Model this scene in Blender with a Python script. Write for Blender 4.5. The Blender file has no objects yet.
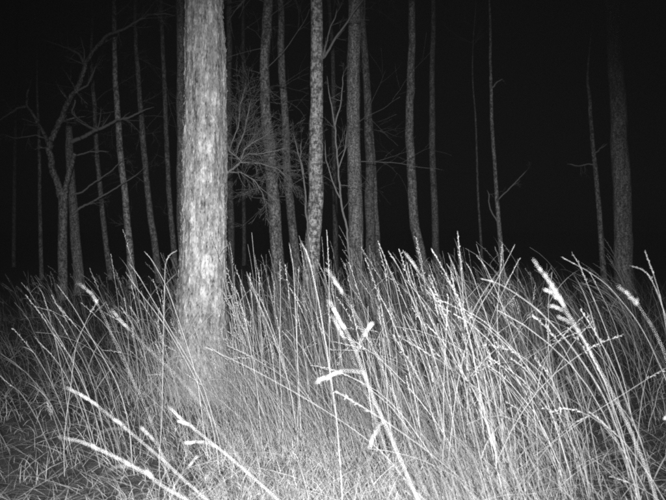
import bpy, math, random
import numpy as np
from mathutils import Vector, Quaternion

# ------------------------------------------------------------------ camera, night sky, moon, flash, exposure
scene = bpy.context.scene
COL = scene.collection
F = 683.0                       # focal length in photo pixels (photo 666 x 500)
CAM_Z = 1.20
PITCH = math.atan(20 / F)       # looking slightly down
cam_data = bpy.data.cameras.new('camera')
cam = bpy.data.objects.new('camera', cam_data)
COL.objects.link(cam)
cam.location = (0, 0, CAM_Z)
cam.rotation_euler = (math.pi / 2 - PITCH, 0, 0)
cam_data.sensor_width = 36
cam_data.lens = 36 * F / 666
cam_data.clip_start = 0.02
cam_data.clip_end = 2000
cam_data.dof.use_dof = True
cam_data.dof.focus_distance = 5.5
cam_data.dof.aperture_fstop = 3.8
scene.camera = cam

CP, SP = math.cos(PITCH), math.sin(PITCH)


def ray(px, py):
    u, v = (px - 333) / F, (250 - py) / F
    return np.array([u, CP + v * SP, -SP + v * CP])


def at(px, py, D):
    """world point seen at photo pixel (px, py) standing D metres ahead"""
    d = ray(px, py)
    return np.array([0, 0, CAM_Z]) + d * (D / d[1])


world = bpy.data.worlds.new('World')
scene.world = world
world.use_nodes = True
nt = world.node_tree
bg = nt.nodes['Background']
sky = nt.nodes.new('ShaderNodeTexSky')
sky.sky_type = 'NISHITA'
sky.sun_disc = False
sky.sun_elevation = math.radians(35)
sky.sun_rotation = math.radians(200)
bw = nt.nodes.new('ShaderNodeRGBToBW')          # infra-red camera: no colour
nt.links.new(sky.outputs[0], bw.inputs[0])
nt.links.new(bw.outputs[0], bg.inputs[0])
bg.inputs[1].default_value = 0.00012

moon_data = bpy.data.lights.new('moon', 'SUN')
moon_data.energy = 0.002
moon_data.angle = math.radians(0.5)
moon = bpy.data.objects.new('moon', moon_data)
COL.objects.link(moon)
moon.rotation_euler = (math.radians(50), 0, math.radians(-20))

# the infra-red flash of the trail camera, the only lamp of the picture
fl_data = bpy.data.lights.new('infrared_flash', 'SPOT')
fl_data.energy = 2100
fl_data.spot_size = math.radians(63)
fl_data.spot_blend = 1.0
fl_data.shadow_soft_size = 0.03
flash = bpy.data.objects.new('infrared_flash', fl_data)
COL.objects.link(flash)
flash.location = (0.14, -0.7, CAM_Z + 0.16)      # shifted behind the camera to even its falloff and hide the trunk shadow
_d = Vector(at(338, 335, 4.5)) - flash.location
flash.rotation_euler = _d.to_track_quat('-Z', 'Y').to_euler()

scene.view_settings.view_transform = 'Standard'
scene.view_settings.look = 'None'
scene.view_settings.exposure = 0
scene.view_settings.gamma = 1
scene.cycles.use_denoising = False
scene.cycles.pixel_filter_type = 'BLACKMAN_HARRIS'
scene.cycles.filter_width = 2.0
scene.cycles.max_bounces = 6
scene.cycles.diffuse_bounces = 3

R = np.random.default_rng(11)
random.seed(5)

# ------------------------------------------------------------------ helpers
def hash3(i, j, k, s=0):
    n = (i * 374761393 + j * 668265263 + k * 2147483647 + s * 974711) & 0xFFFFFFFF
    n = ((n ^ (n >> 13)) * 1274126177) & 0xFFFFFFFF
    n = ((n ^ (n >> 16)) * 2246822519) & 0xFFFFFFFF
    return ((n ^ (n >> 15)) & 0xFFFF) / 65535.0


def vnoise(x, y, z, s=0):
    xi, yi, zi = np.floor(x).astype(np.int64), np.floor(y).astype(np.int64), np.floor(z).astype(np.int64)
    fx, fy, fz = x - xi, y - yi, z - zi
    fx, fy, fz = [f * f * (3 - 2 * f) for f in (fx, fy, fz)]
    out = 0
    for a in (0, 1):
        for b in (0, 1):
            for c in (0, 1):
                w = (fx if a else 1 - fx) * (fy if b else 1 - fy) * (fz if c else 1 - fz)
                out = out + w * hash3(xi + a, yi + b, zi + c, s)
    return out


def fbm(x, y, z, o=4, s=0):
    v, a, t = 0, 0.5, 0
    for k in range(o):
        v = v + a * vnoise(x * 2 ** k, y * 2 ** k, z * 2 ** k, s + k)
        t += a
        a *= 0.5
    return v / t


def gz(x, y):
    x, y = np.asarray(x, float), np.asarray(y, float)
    h = 0.035 * np.sin(x * 1.1 + 0.4) * np.sin(y * 0.9 + 1.0) + 0.03 * np.sin(x * 2.3 - y * 1.7)
    h = h + 0.05 * np.sin(x * 0.35 + 1) * np.sin(y * 0.23)
    far = np.clip((np.hypot(x, y) - 14) / 30, 0, 1)
    return h + far * 0.5 * np.sin(x * 0.11 + 2) * np.sin(y * 0.09)


def make_mesh(name, verts, quads=None, tris=None, mat=None, parent=None, tone=None, smooth=True):
    me = bpy.data.meshes.new(name)
    nq = 0 if quads is None else len(quads)
    nt_ = 0 if tris is None else len(tris)
    v = np.ascontiguousarray(verts, dtype=np.float32).reshape(-1, 3)
    me.vertices.add(len(v))
    me.vertices.foreach_set('co', v.ravel())
    idx, start = [], []
    if nq:
        idx.append(np.asarray(quads, np.int32).ravel())
        start.append(np.arange(nq, dtype=np.int32) * 4)
    if nt_:
        idx.append(np.asarray(tris, np.int32).ravel())
        start.append(nq * 4 + np.arange(nt_, dtype=np.int32) * 3)
    idx, start = np.concatenate(idx), np.concatenate(start)
    me.loops.add(len(idx))
    me.loops.foreach_set('vertex_index', idx)
    me.polygons.add(nq + nt_)
    me.polygons.foreach_set('loop_start', start)
    if smooth:
        me.polygons.foreach_set('use_smooth', np.ones(nq + nt_, dtype=bool))
    me.update(calc_edges=True)
    if tone is not None:
        a = me.attributes.new('tone', 'FLOAT', 'POINT')
        a.data.foreach_set('value', np.ascontiguousarray(tone, dtype=np.float32).ravel())
    if mat:
        me.materials.append(mat)
    o = bpy.data.objects.new(name, me)
    COL.objects.link(o)
    if parent:
        o.parent = parent
        o.matrix_parent_inverse = parent.matrix_world.inverted()
    return o


def tag(o, label=None, cat=None, group=None, kind=None):
    for k, v in (('label', label), ('category', cat), ('group', group), ('kind', kind)):
        if v:
            o[k] = v
    return o


def empty(name, loc):
    e = bpy.data.objects.new(name, None)
    e.empty_display_size = 0.1
    e.location = loc
    COL.objects.link(e)
    bpy.context.view_layer.update()
    return e


def frames(P):
    T = np.gradient(P, axis=0)
    T /= np.linalg.norm(T, axis=1)[:, None] + 1e-9
    a = np.array([0.31, 0.87, 0.12]) if abs(T[:, 2]).mean() > 0.6 else np.array([0.1, 0.2, 1.0])
    U = np.cross(T, a)
    U /= np.linalg.norm(U, axis=1)[:, None] + 1e-9
    V = np.cross(T, U)
    return T, U, V


class Tubes:
    def __init__(self):
        self.v, self.q, self.t, self.tone, self.n = [], [], [], [], 0

    def add(self, P, rad, sides=5, tone=0.5):
        P = np.asarray(P, float)
        rad = np.broadcast_to(np.asarray(rad, float), (len(P),))
        T, U, V = frames(P)
        a = np.arange(sides) * 2 * np.pi / sides
        ring = P[:, None, :] + rad[:, None, None] * (np.cos(a)[None, :, None] * U[:, None, :] + np.sin(a)[None, :, None] * V[:, None, :])
        n = len(P)
        self.v.append(ring.reshape(-1, 3))
        i = np.arange(n - 1)[:, None] * sides
        j = np.arange(sides)[None, :]
        k = (j + 1) % sides
        q = np.stack([i + j, i + k, i + sides + k, i + sides + j], -1).reshape(-1, 4) + self.n
        self.q.append(q)
        for e in (0, n - 1):       # end caps as a triangle fan
            b = self.n + e * sides
            f = [[b, b + m, b + m + 1] if e else [b, b + m + 1, b + m] for m in range(1, sides - 1)]
            self.t.append(np.array(f))
        self.tone.append(np.full(n * sides, tone))
        self.n += n * sides

    def raw(self, v, t, tone=0.5):
        self.v.append(v); self.t.append(np.asarray(t) + self.n)
        self.tone.append(np.full(len(v), tone)); self.n += len(v)

    def build(self, name, mat, parent=None, smooth=True):
        if not self.v:
            return None
        return make_mesh(name, np.concatenate(self.v), np.concatenate(self.q) if self.q else None,
                         np.concatenate(self.t) if self.t else None, mat, parent, np.concatenate(self.tone), smooth)


def catmull(P, n):
    P = np.asarray(P, float)
    P = np.vstack([2 * P[0] - P[1], P, 2 * P[-1] - P[-2]])
    seg = len(P) - 3
    t = np.linspace(0, seg - 1e-6, n)
    i = t.astype(int)
    f = (t - i)[:, None]
    a, b, c, d = P[i], P[i + 1], P[i + 2], P[i + 3]
    return 0.5 * (2 * b + (c - a) * f + (2 * a - 5 * b + 4 * c - d) * f ** 2 + (3 * b - a - 3 * c + d) * f ** 3)


# ------------------------------------------------------------------ materials (grey: reflectance in infra-red)
def mat_new(name, rough=0.9):
    m = bpy.data.materials.new(name)
    m.use_nodes = True
    b = m.node_tree.nodes['Principled BSDF']
    b.inputs['Roughness'].default_value = rough
    b.inputs['Specular IOR Level'].default_value = 0.15
    return m, m.node_tree, b


def N(nt, t, **kw):
    n = nt.nodes.new(t)
    for k, v in kw.items():
        setattr(n, k, v)
    return n


def ramp(nt, stops, src):
    r = N(nt, 'ShaderNodeValToRGB')
    e = r.color_ramp.elements
    while len(e) < len(stops):
        e.new(0.5)
    for k, (p, c) in enumerate(stops):
        e[k].position = p
        e[k].color = (c, c, c, 1)
    nt.links.new(src, r.inputs[0])
    return r.outputs[0]


def noise(nt, scale, stretch=(1, 1, 1), detail=5, rough=0.6):
    tc = N(nt, 'ShaderNodeNewGeometry')
    mp = N(nt, 'ShaderNodeMapping')
    mp.inputs['Scale'].default_value = stretch
    nt.links.new(tc.outputs['Position'], mp.inputs[0])
    n = N(nt, 'ShaderNodeTexNoise')
    n.inputs['Scale'].default_value = scale
    n.inputs['Detail'].default_value = detail
    n.inputs['Roughness'].default_value = rough
    nt.links.new(mp.outputs[0], n.inputs[0])
    return n.outputs['Fac']


def mul(nt, a, b, op='MULTIPLY'):
    m = N(nt, 'ShaderNodeMath', operation=op)
    for k, s in enumerate((a, b)):
        if isinstance(s, (int, float)):
            m.inputs[k].default_value = s
        else:
            nt.links.new(s, m.inputs[k])
    return m.outputs[0]


def bump(nt, b, h, strength=0.5, dist=0.01):
    n = N(nt, 'ShaderNodeBump')
    n.inputs['Strength'].default_value = strength
    n.inputs['Distance'].default_value = dist
    nt.links.new(h, n.inputs['Height'])
    nt.links.new(n.outputs[0], b.inputs['Normal'])


def bark_mat(name, lo, hi, sc=14, st=(1, 1, 0.3), lent=0.0, bd=0.012):
    m, t, b = mat_new(name)
    n1 = noise(t, sc, st)
    n2 = noise(t, sc * 5, (1, 1, 0.5))
    n4 = noise(t, sc * 2.2, (1, 1, 0.8), 4, 0.7)
    c = mul(t, ramp(t, [(0.36, lo), (0.64, hi)], n1), ramp(t, [(0.36, 0.30), (0.56, 1.0)], n2))
    c = mul(t, c, ramp(t, [(0.42, 0.32), (0.56, 1.15)], n4))
    if lent:
        n3 = noise(t, 5.0, (1.5, 1.5, 10.0), 3, 0.55)
        c = mul(t, c, ramp(t, [(0.36, 1 - lent), (0.43, 1.0)], n3))
    t.links.new(c, b.inputs['Base Color'])
    bump(t, b, mul(t, n1, n2, 'ADD'), 0.8, bd)
    return m


def tone_mat(name, lo, hi, rough=0.75, fine=0.0, transl=0.0):
    m, t, b = mat_new(name, rough)
    a = N(t, 'ShaderNodeAttribute', attribute_name='tone')
    c = ramp(t, [(0.0, lo), (1.0, hi)], a.outputs['Fac'])
    if fine:
        c = mul(t, c, ramp(t, [(0.3, 1 - fine), (0.65, 1.0)], noise(t, 90, (1, 1, 0.4), 3)))
    t.links.new(c, b.inputs['Base Color'])
    if transl:
        tr = N(t, 'ShaderNodeBsdfTranslucent')
        t.links.new(c, tr.inputs[0])
        mx = N(t, 'ShaderNodeMixShader')
        mx.inputs[0].default_value = transl
        t.links.new(b.outputs[0], mx.inputs[1])
        t.links.new(tr.outputs[0], mx.inputs[2])
        t.links.new(mx.outputs[0], t.nodes['Material Output'].inputs[0])
    return m


M_BARKMAIN, t_, b_ = mat_new('flaky_bark')
a_ = N(t_, 'ShaderNodeAttribute', attribute_name='tone')
c_ = mul(t_, ramp(t_, [(0.0, 0.05), (0.5, 0.33), (1.0, 0.78)], a_.outputs['Fac']),
         ramp(t_, [(0.36, 0.56), (0.56, 1.0)], noise(t_, 95, (1, 1, 0.45), 5, 0.7)))
t_.links.new(c_, b_.inputs['Base Color'])
bump(t_, b_, noise(t_, 160, (1, 1, 0.45), 5), 0.7, 0.004)
M_FLAKE = tone_mat('bark_flake_edge', 0.26, 0.80, 0.8, 0.3)
M_BIRCH = bark_mat('birch_bark', 0.80, 0.98, 9, (1, 1, 0.5), 0.62)
M_GREY = bark_mat('grey_bark', 0.26, 0.70, 16, (1, 1, 0.45))
M_ROUGH = bark_mat('rough_bark', 0.30, 0.70, 22, (1, 1, 0.25))
M_DARK = bark_mat('dark_bark', 0.20, 0.52, 18, (1, 1, 0.4))
M_TWIG = tone_mat('twig_bark', 0.22, 0.52, 0.8, 0.3)
M_STRAW = tone_mat('straw', 0.24, 0.74, 0.6, 0.15)
M_BLADE = tone_mat('grass_blade', 0.26, 0.64, 0.7, 0.2, 0.3)
M_LITTER = tone_mat('dry_litter', 0.42, 0.85, 0.85, 0.25)
M_SEED = tone_mat('seed_husk', 0.35, 0.75, 0.7, 0.15)

M_SOIL, t_, b_ = mat_new('forest_soil', 0.95)
n_ = noise(t_, 9, (1, 1, 1), 8, 0.7)
n2_ = noise(t_, 70, (1, 1, 1), 5, 0.7)
t_.links.new(mul(t_, ramp(t_, [(0.3, 0.07), (0.7, 0.22)], n_), ramp(t_, [(0.3, 0.4), (0.65, 1.0)], n2_)), b_.inputs['Base Color'])
bump(t_, b_, mul(t_, n_, n2_, 'ADD'), 1.0, 0.03)

# ------------------------------------------------------------------ ground: one sheet to the horizon, finer near the camera
def axis(lo_far, lo, hi, hi_far, step):
    return np.concatenate([-np.geomspace(-lo_far, -lo, 24)[:-1] if lo < 0 else np.linspace(lo_far, lo, 8)[:-1],
                           np.arange(lo, hi, step), np.geomspace(hi, hi_far, 24)])


gx = axis(-400, -9, 9, 400, 0.07)
gy = axis(-400, -2, 16, 600, 0.07)
X, Y = np.meshgrid(gx, gy)
near = np.clip(1 - (np.hypot(X, Y) - 12) / 5, 0, 1)
Z = gz(X, Y) + near * 0.05 * (fbm(X * 3, Y * 3, X * 0, 4, 3) - 0.5)
nx_, ny_ = len(gx), len(gy)
i_, j_ = np.meshgrid(np.arange(nx_ - 1), np.arange(ny_ - 1))
q0 = (j_ * nx_ + i_).ravel()
tag(make_mesh('ground', np.stack([X, Y, Z], -1).reshape(-1, 3), np.stack([q0, q0 + 1, q0 + nx_ + 1, q0 + nx_], -1), None, M_SOIL),
    'dark forest floor under the tall grass', None, None, 'structure')

# ------------------------------------------------------------------ trees
def grow(tb, rng, p, d, L, r, depth, wig=0.25, droop=0.0, spread=0.8, nch=(3, 6), tone=0.5):
    n = max(4, int(5 + L * 4)) if depth else 4
    P = [np.array(p, float)]
    d = np.array(d, float)
    d /= np.linalg.norm(d)
    st = L / n
    dirs = []
    for k in range(n):
        d = d + rng.normal(0, wig, 3) * 0.6 + np.array([0, 0, -droop])
        d /= np.linalg.norm(d)
        P.append(P[-1] + d * st)
        dirs.append(d.copy())
    P = np.array(P)
    rad = np.maximum(r * np.linspace(1, 0.3, n + 1), 0.0009)
    tb.add(P, rad, 5 if r > 0.012 else 3, tone + rng.uniform(-0.3, 0.3))
    if depth > 0:
        for c in range(rng.integers(*nch)):
            k = rng.integers(1, n)
            ax = rng.normal(0, 1, 3)
            ax -= ax.dot(dirs[k]) * dirs[k]
            ax /= np.linalg.norm(ax) + 1e-9
            nd = dirs[k] * math.cos(spread) + ax * math.sin(spread)
            grow(tb, rng, P[k], nd, L * rng.uniform(0.35, 0.65), rad[k] * 0.6, depth - 1, wig, droop, spread, nch, tone)


def trunk_mesh(name, C, rad, mat, parent, sides=14, rough=0.06, seed=0, closed_top=True):
    n = len(C)
    T, U, V = frames(C)
    a = np.arange(sides) * 2 * np.pi / sides
    ca, sa = np.cos(a)[None, :], np.sin(a)[None, :]
    zz = np.broadcast_to(np.arange(n)[:, None] * 0.35, (n, sides))
    dis = 1 + rough * (fbm(ca * 2.2 + zz * 0, sa * 2.2 + zz * 0, zz, 3, seed) - 0.5) * 2
    rr = rad[:, None] * dis
    v = C[:, None, :] + rr[..., None] * (ca[..., None] * U[:, None, :] + sa[..., None] * V[:, None, :])
    i = np.arange(n - 1)[:, None] * sides
    j = np.arange(sides)[None, :]
    k = (j + 1) % sides
    q = np.stack([i + j, i + k, i + sides + k, i + sides + j], -1).reshape(-1, 4)
    b = (n - 1) * sides
    t = [[b, b + m, b + m + 1] for m in range(1, sides - 1)]
    return make_mesh(name, v.reshape(-1, 3), q, t, mat, parent)


def build_tree(name, label, px, D, mat, group=None, top=9.0, crown=True, low=0, seed=1, extra=None, broken=False, sides=14, cat='tree'):
    """px: list of (x, y, width) in the photo from top to bottom; the trunk goes on to the ground and up to its crown"""
    rng = np.random.default_rng(seed)
    pts = [at(x, y, D) for x, y, w in px][::-1]
    wid = [w * D / F / 2 for x, y, w in px][::-1]
    p0 = pts[0]
    dz = p0[2] - (gz(p0[0], p0[1]) - 0.12)
    sl = (pts[0] - pts[1]) / max(0.2, pts[1][2] - pts[0][2])
    base = np.array([p0[0] + sl[0] * dz * 0.6, p0[1], p0[2] - dz])
    pts = [base] + pts
    wid = [wid[0] * 1.18] + wid
    if not broken:
        d = (pts[-1] - pts[-2]); d /= np.linalg.norm(d)
        h = pts[-1][2]
        w0 = wid[-1]
        k = 0
        while h < top:
            d = d * 0.6 + np.array([rng.normal(0, 0.05), rng.normal(0, 0.05), 0.42]); d /= np.linalg.norm(d)
            pts.append(pts[-1] + d * 1.0)
            h = pts[-1][2]
            k += 1
            wid.append(max(0.006, w0 * (1 - 0.75 * min(1, k / max(1, top - pts[-1 - k][2])))))
    pts = np.array(pts)
    pts[1:, 1] += np.cumsum(rng.normal(0, 0.02, len(pts) - 1))
    n = int(max(24, 10 * (pts[-1][2] - pts[0][2])))
    C = catmull(pts, n)
    rad = catmull(np.array(wid)[:, None], n)[:, 0]
    C[:, :2] += np.stack([fbm(np.arange(n) * 0.23, np.full(n, seed * 1.7), np.zeros(n), 2, seed), fbm(np.arange(n) * 0.21, np.full(n, 9.1), np.zeros(n), 2, seed)], -1) * rad[:, None] * 0.5 - rad[:, None] * 0.25
    rad = np.maximum(rad, 0.004)
    root = empty(name, (float(C[0, 0]), float(C[0, 1]), float(gz(C[0, 0], C[0, 1]))))
    trunk_mesh('trunk', C, rad, mat, root, sides, 0.09, seed)
    if crown and not broken:
        tb = Tubes()
        for k in range(10):
            m = rng.integers(int(n * 0.62), n - 1)
            az = rng.uniform(0, 2 * math.pi)
            grow(tb, rng, C[m], (math.cos(az), math.sin(az), rng.uniform(0.2, 0.9)), rng.uniform(0.8, 1.9), rad[m] * 0.35, 2, 0.22, 0.0)
        tb.build('crown', M_TWIG, root)
    if low:
        for k in range(low):
            tb = Tubes()
            z = rng.uniform(1.0, 5.5)
            m = int(np.argmin(abs(C[:, 2] - z)))
            az = rng.uniform(0, 2 * math.pi)
            grow(tb, rng, C[m], (math.cos(az), math.sin(az), rng.uniform(-0.2, 0.6)), rng.uniform(0.6, 1.6), min(0.008, rad[m] * 0.14), 2, 0.16, 0.015, 0.75, (2, 5))
            tb.build('dead_twig', M_TWIG, root)
    tag(root, label, cat, group)
    return root, C, rad


# --- the thick foreground tree, bark modelled in plates
def main_tree():
    D = 4.8
    key = [(204, 0, 37.5), (205, 60, 39.5), (205, 120, 41), (204, 180, 43), (203.5, 240, 45), (201, 300, 49), (199, 350, 56), (197, 400, 67)]
    pts = [at(x, y, D) for x, y, w in key][::-1]
    wid = [w * D / F / 2 for x, y, w in key][::-1]
    d = pts[-1] - pts[-2]; d /= np.linalg.norm(d)
    pts = [np.array([pts[0][0], D, -0.15])] + pts
    wid = [wid[0] * 1.12] + wid
    for k in range(9):
        pts.append(pts[-1] + (d + np.array([0.01 * math.sin(k), 0.015, 0])) * 1.0)
        wid.append(wid[-1] * 0.9)
    pts, wid = np.array(pts), np.array(wid)
    fine = catmull(pts, 4000)
    fr = catmull(wid[:, None], 4000)[:, 0]
    zs = np.concatenate([np.linspace(-0.14, 3.05, 720), np.linspace(3.07, fine[-1, 2] - 0.02, 90)])
    C = np.stack([np.interp(zs, fine[:, 2], fine[:, k]) for k in range(3)], -1)
    rad = np.interp(zs, fine[:, 2], fr)
    n, S = len(zs), 220
    a = np.arange(S) * 2 * np.pi / S
    A, ZZ = np.meshgrid(a, zs)
    # bark plates: cells, longer than wide, on the unrolled trunk
    cw, ch = 0.030, 0.062
    ncx = int(round(2 * np.pi * 0.155 / cw))
    u = A / (2 * np.pi) * ncx + 0.5 * (fbm(np.cos(A) * 3, np.sin(A) * 3, ZZ * 6, 3, 5) - 0.5)
    v = ZZ / ch + 0.9 * (fbm(np.cos(A) * 3, np.sin(A) * 3, ZZ * 7, 3, 8) - 0.5)
    ui, vi = np.floor(u).astype(int), np.floor(v).astype(int)
    b1 = np.full(u.shape, 9.0); b2 = np.full(u.shape, 9.0)
    hid = np.zeros(u.shape); tu = np.zeros(u.shape); tv = np.zeros(u.shape)
    for du in (-1, 0, 1):
        for dv in (-1, 0, 1):
            cu, cv = ui + du, vi + dv
            cm = np.mod(cu, ncx)
            fx = cu + 0.15 + 0.7 * hash3(cm, cv, 1); fy = cv + 0.1 + 0.8 * hash3(cm, cv, 2)
            dx, dy = u - fx, v - fy
            dd = np.sqrt(dx * dx + dy * dy)
            near_ = dd < b1
            b2 = np.where(near_, b1, np.minimum(b2, dd))
            hid = np.where(near_, hash3(cm, cv, 3), hid)
            tu = np.where(near_, dx, tu); tv = np.where(near_, dy, tv)
            b1 = np.where(near_, dd, b1)
    edge = np.clip((b2 - b1) / 0.16, 0, 1)
    cx, sx = np.cos(A), np.sin(A)
    big = fbm(cx * 1.3, sx * 1.3, ZZ * 1.1, 3, 21)
    mid = fbm(cx * 5, sx * 5, ZZ * 9, 4, 31)
    finen = fbm(cx * 22, sx * 22, ZZ * 60, 3, 41)
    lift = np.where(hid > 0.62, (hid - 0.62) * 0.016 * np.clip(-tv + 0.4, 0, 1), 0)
    disp = 0.020 * (big - 0.5) * 2 + 0.006 * (fbm(cx * 2.5, sx * 2.5, ZZ * 4, 3, 123) - 0.5) * 2 + 0.0022 * edge * (0.3 + hid) + lift * 0.7 + 0.009 * (mid - 0.5) * 2 + 0.002 * (finen - 0.5) * 2
    flare = np.clip((0.35 - ZZ) / 0.45, 0, 1) ** 2
    disp = disp + flare * 0.05 * (0.5 + 0.5 * np.cos(5 * A + 0.7))
    T, U, V = frames(C)
    # facing angle of the side seen by the camera
    rr = rad[:, None] + disp
    vv = C[:, None, :] + rr[..., None] * (cx[..., None] * U[:, None, :] + sx[..., None] * V[:, None, :])
    flk = fbm(cx * 26, sx * 26, ZZ * 34, 3, 91)
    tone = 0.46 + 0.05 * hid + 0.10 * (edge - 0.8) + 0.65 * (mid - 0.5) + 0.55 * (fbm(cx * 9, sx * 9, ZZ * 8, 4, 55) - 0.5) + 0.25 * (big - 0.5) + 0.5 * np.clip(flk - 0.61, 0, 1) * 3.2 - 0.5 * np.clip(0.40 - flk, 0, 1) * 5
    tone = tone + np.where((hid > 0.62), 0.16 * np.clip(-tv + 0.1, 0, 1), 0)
    # scaling patches where the outer bark has come off, paler than the rest
    for qx, qy, sx_, sz_ in ((208, 268, 0.045, 0.10), (213, 97, 0.07, 0.05), (214, 108, 0.03, 0.10), (206, 178, 0.05, 0.04), (209, 25, 0.06, 0.16), (190, 215, 0.02, 0.08)):
        c = at(qx, qy, D - 0.15)
        q2 = ((vv[..., 0] - c[0]) / sx_) ** 2 + ((vv[..., 2] - c[2]) / sz_) ** 2
        q2 = q2 + 2.2 * (fbm(cx * 7, sx * 7, ZZ * 16, 3, 77) - 0.5)
        msk = np.clip((1.0 - q2) / 0.25, 0, 1) * (vv[..., 1] < C[:, None, 1])
        tone = tone + msk * (0.30 if qy == 268 else 0.12)
        vv = vv + (msk * 0.003)[..., None] * (cx[..., None] * U[:, None, :] + sx[..., None] * V[:, None, :])
    i = np.arange(n - 1)[:, None] * S
    j = np.arange(S)[None, :]
    k = (j + 1) % S
    q = np.stack([i + j, i + k, i + S + k, i + S + j], -1).reshape(-1, 4)
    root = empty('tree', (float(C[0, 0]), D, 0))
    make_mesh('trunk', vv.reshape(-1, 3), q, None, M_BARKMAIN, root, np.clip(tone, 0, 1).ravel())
    # small scales that curl off the bark
    tb = Tubes()
    rng = np.random.default_rng(3)
    for _ in range(2600):
        z = rng.uniform(0.1, 3.0)
        m = int(np.argmin(abs(zs - z)))
        sidew = rng.random() < 0.35
        # front half, some gathered near the two outlines
        f = rng.integers(0, S)
        p = vv[m, f]
        if p[1] > C[m, 1] + 0.04:
            continue
        nrm = p - C[m]; nrm[2] = 0; nrm /= np.linalg.norm(nrm)
        tg = np.array([-nrm[1], nrm[0], 0])
        l = rng.uniform(0.006, 0.022) * (1.0 if rng.random() < 0.85 else 1.7)
        w = rng.uniform(0.0012, 0.0040)
        cu = rng.uniform(0.0005, 0.004)
        if sidew and p[1] > C[m, 1] - 0.05:       # looser scales that show on the outline
            l *= 1.7; cu *= 2.6; w *= 1.8
        sgn = rng.choice([-1, 1])
        up = np.array([0, 0, 1.0]) + tg * rng.normal(0, 0.25)
        b = p - nrm * 0.003
        pts_ = []
        for kk, (aa, oo) in enumerate(((0, 0.0), (0.5, 0.35), (1.0, 1.0))):
            cpt = b + up * l * aa * sgn + nrm * (cu * oo + 0.002)
            ww = w * (1, 1.1, 0.5)[kk]
            pts_ += [cpt - tg * ww + nrm * 0.0006, cpt + tg * ww, cpt - nrm * 0.002]
        tr = []
        for s_ in range(2):
            o_ = s_ * 3
            for e0, e1 in ((0, 1), (1, 2), (2, 0)):
                tr += [[o_ + e0, o_ + e1, o_ + 3 + e1], [o_ + e0, o_ + 3 + e1, o_ + 3 + e0]]
        tr += [[6, 7, 8]]
        tb.raw(np.array(pts_), tr, rng.uniform(0.1, 1.0))
    o = tb.build('bark_scales', M_FLAKE, root, False)
    tag(o, None, None, None, 'stuff')
    # crown high above the frame
    tb = Tubes()
    for kk in range(14):
        m = rng.integers(n - 70, n - 2)
        az = rng.uniform(0, 6.28)
        grow(tb, rng, C[m], (math.cos(az), math.sin(az), 0.5), rng.uniform(1, 2.2), rad[m] * 0.3, 2, 0.22)
    tb.build('crown', M_TWIG, root)
    tag(root, 'thick pale tree trunk with flaking bark, nearest and brightest of the wood', 'tree')
    return root


main_tree()


def limb(parent, name, pts, D, w0, w1, seed, twigs=0, tl=0.5, mat=None, dz=0.0):
    """a limb drawn through photo pixels at depth D, wandering a little in depth"""
    rng = np.random.default_rng(seed)
    n = 9 * len(pts)
    K_ = [at(x, y, D) for x, y in pts]
    kn = [K_[0]]
    for a_, b_ in zip(K_[:-1], K_[1:]):          # kinks between the drawn points
        l_ = np.linalg.norm(b_ - a_)
        kn += [(a_ * (1 - f_) + b_ * f_) + rng.normal(0, 0.022, 3) * l_ for f_ in (0.35, 0.7)] + [b_]
    n = 4 * len(kn)
    P = 0.55 * catmull(np.array(kn), n) + 0.45 * np.stack([np.interp(np.linspace(0, len(kn) - 1, n), np.arange(len(kn)), np.array(kn)[:, c]) for c in range(3)], -1)
    P[:, 1] += np.linspace(0, dz, n) + 0.04 * (fbm(np.arange(n) * 0.3, np.full(n, seed), np.zeros(n), 2, seed) - 0.5)
    rad = np.linspace(w0, w1, n) * D / F / 2
    if w1 < 2:
        rad = rad * np.clip(np.linspace(5, 0.3, n), 0, 1)
    P += rng.normal(0, 1, P.shape) * np.minimum(rad[:, None] * 0.12, 0.006)
    tb = Tubes()
    tb.add(P, rad, 7, 0.5)
    for k in range(int(twigs * 1.7)):
        m = rng.integers(n // 4, n)
        dd = P[min(m + 1, n - 1)] - P[m - 1]
        dd /= np.linalg.norm(dd)
        s = rng.normal(0, 1, 3); s[1] *= 0.7
        grow(tb, rng, P[m], dd * 0.7 + s * 0.6, tl * rng.uniform(0.5, 1.2), rad[m] * 0.42, 2, 0.17, 0.005, 0.7, (2, 4))
    return tb.build(name, mat or M_TWIG, parent)


# --- the trees of the wood behind, from the photograph
build_tree('birch_tree', 'pale birch with dark bands, brightest trunk right of the thick near tree',
           [(316, -10, 11.5), (316, 60, 12.5), (316.5, 130, 13.5), (316, 190, 15), (313.5, 240, 15.5), (311, 275, 16.5)], 9.6, M_BIRCH, seed=3)
birch = bpy.data.objects['birch_tree']
limb(birch, 'branch', [(320, 60), (325, 56), (339, 33), (352, 14), (366, -4)], 9.5, 3.0, 1.2, 4, 3, 0.4)
limb(birch, 'branch', [(323, 58), (328, 36), (337, 8)], 9.5, 2.0, 1.0, 5, 2, 0.3)
build_tree('tree', 'straight grey trunk just right of the pale banded birch',
           [(354, -10, 12), (354, 60, 13), (354, 130, 13.5), (355, 200, 14.5), (356, 270, 16)], 10.6, M_ROUGH, seed=4, low=4)
build_tree('tree', 'leaning dim trunk touching the straight grey trunk on its right',
           [(361, 0, 6), (365, 60, 7), (368.5, 120, 8), (370, 200, 9.5), (371, 265, 10)], 13.5, M_DARK, seed=5, low=3)
build_tree('tree', 'thin bowed stem right of the straight grey trunk, nearly touching it',
           [(364, 40, 3), (369, 100, 4), (373, 160, 5), (376, 215, 5.5), (379, 268, 6)], 14.5, M_GREY, seed=6, low=3)
build_tree('tree', 'mottled trunk swelling at knots, first one right of the dark gap beside the near trunk',
           [(269, -8, 9), (267, 30, 10), (265, 70, 9.5), (266, 110, 10.5), (269, 150, 12), (273, 200, 12.5), (277, 250, 13), (279, 285, 14)], 11.2, M_GREY, seed=7, low=10)
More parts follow.
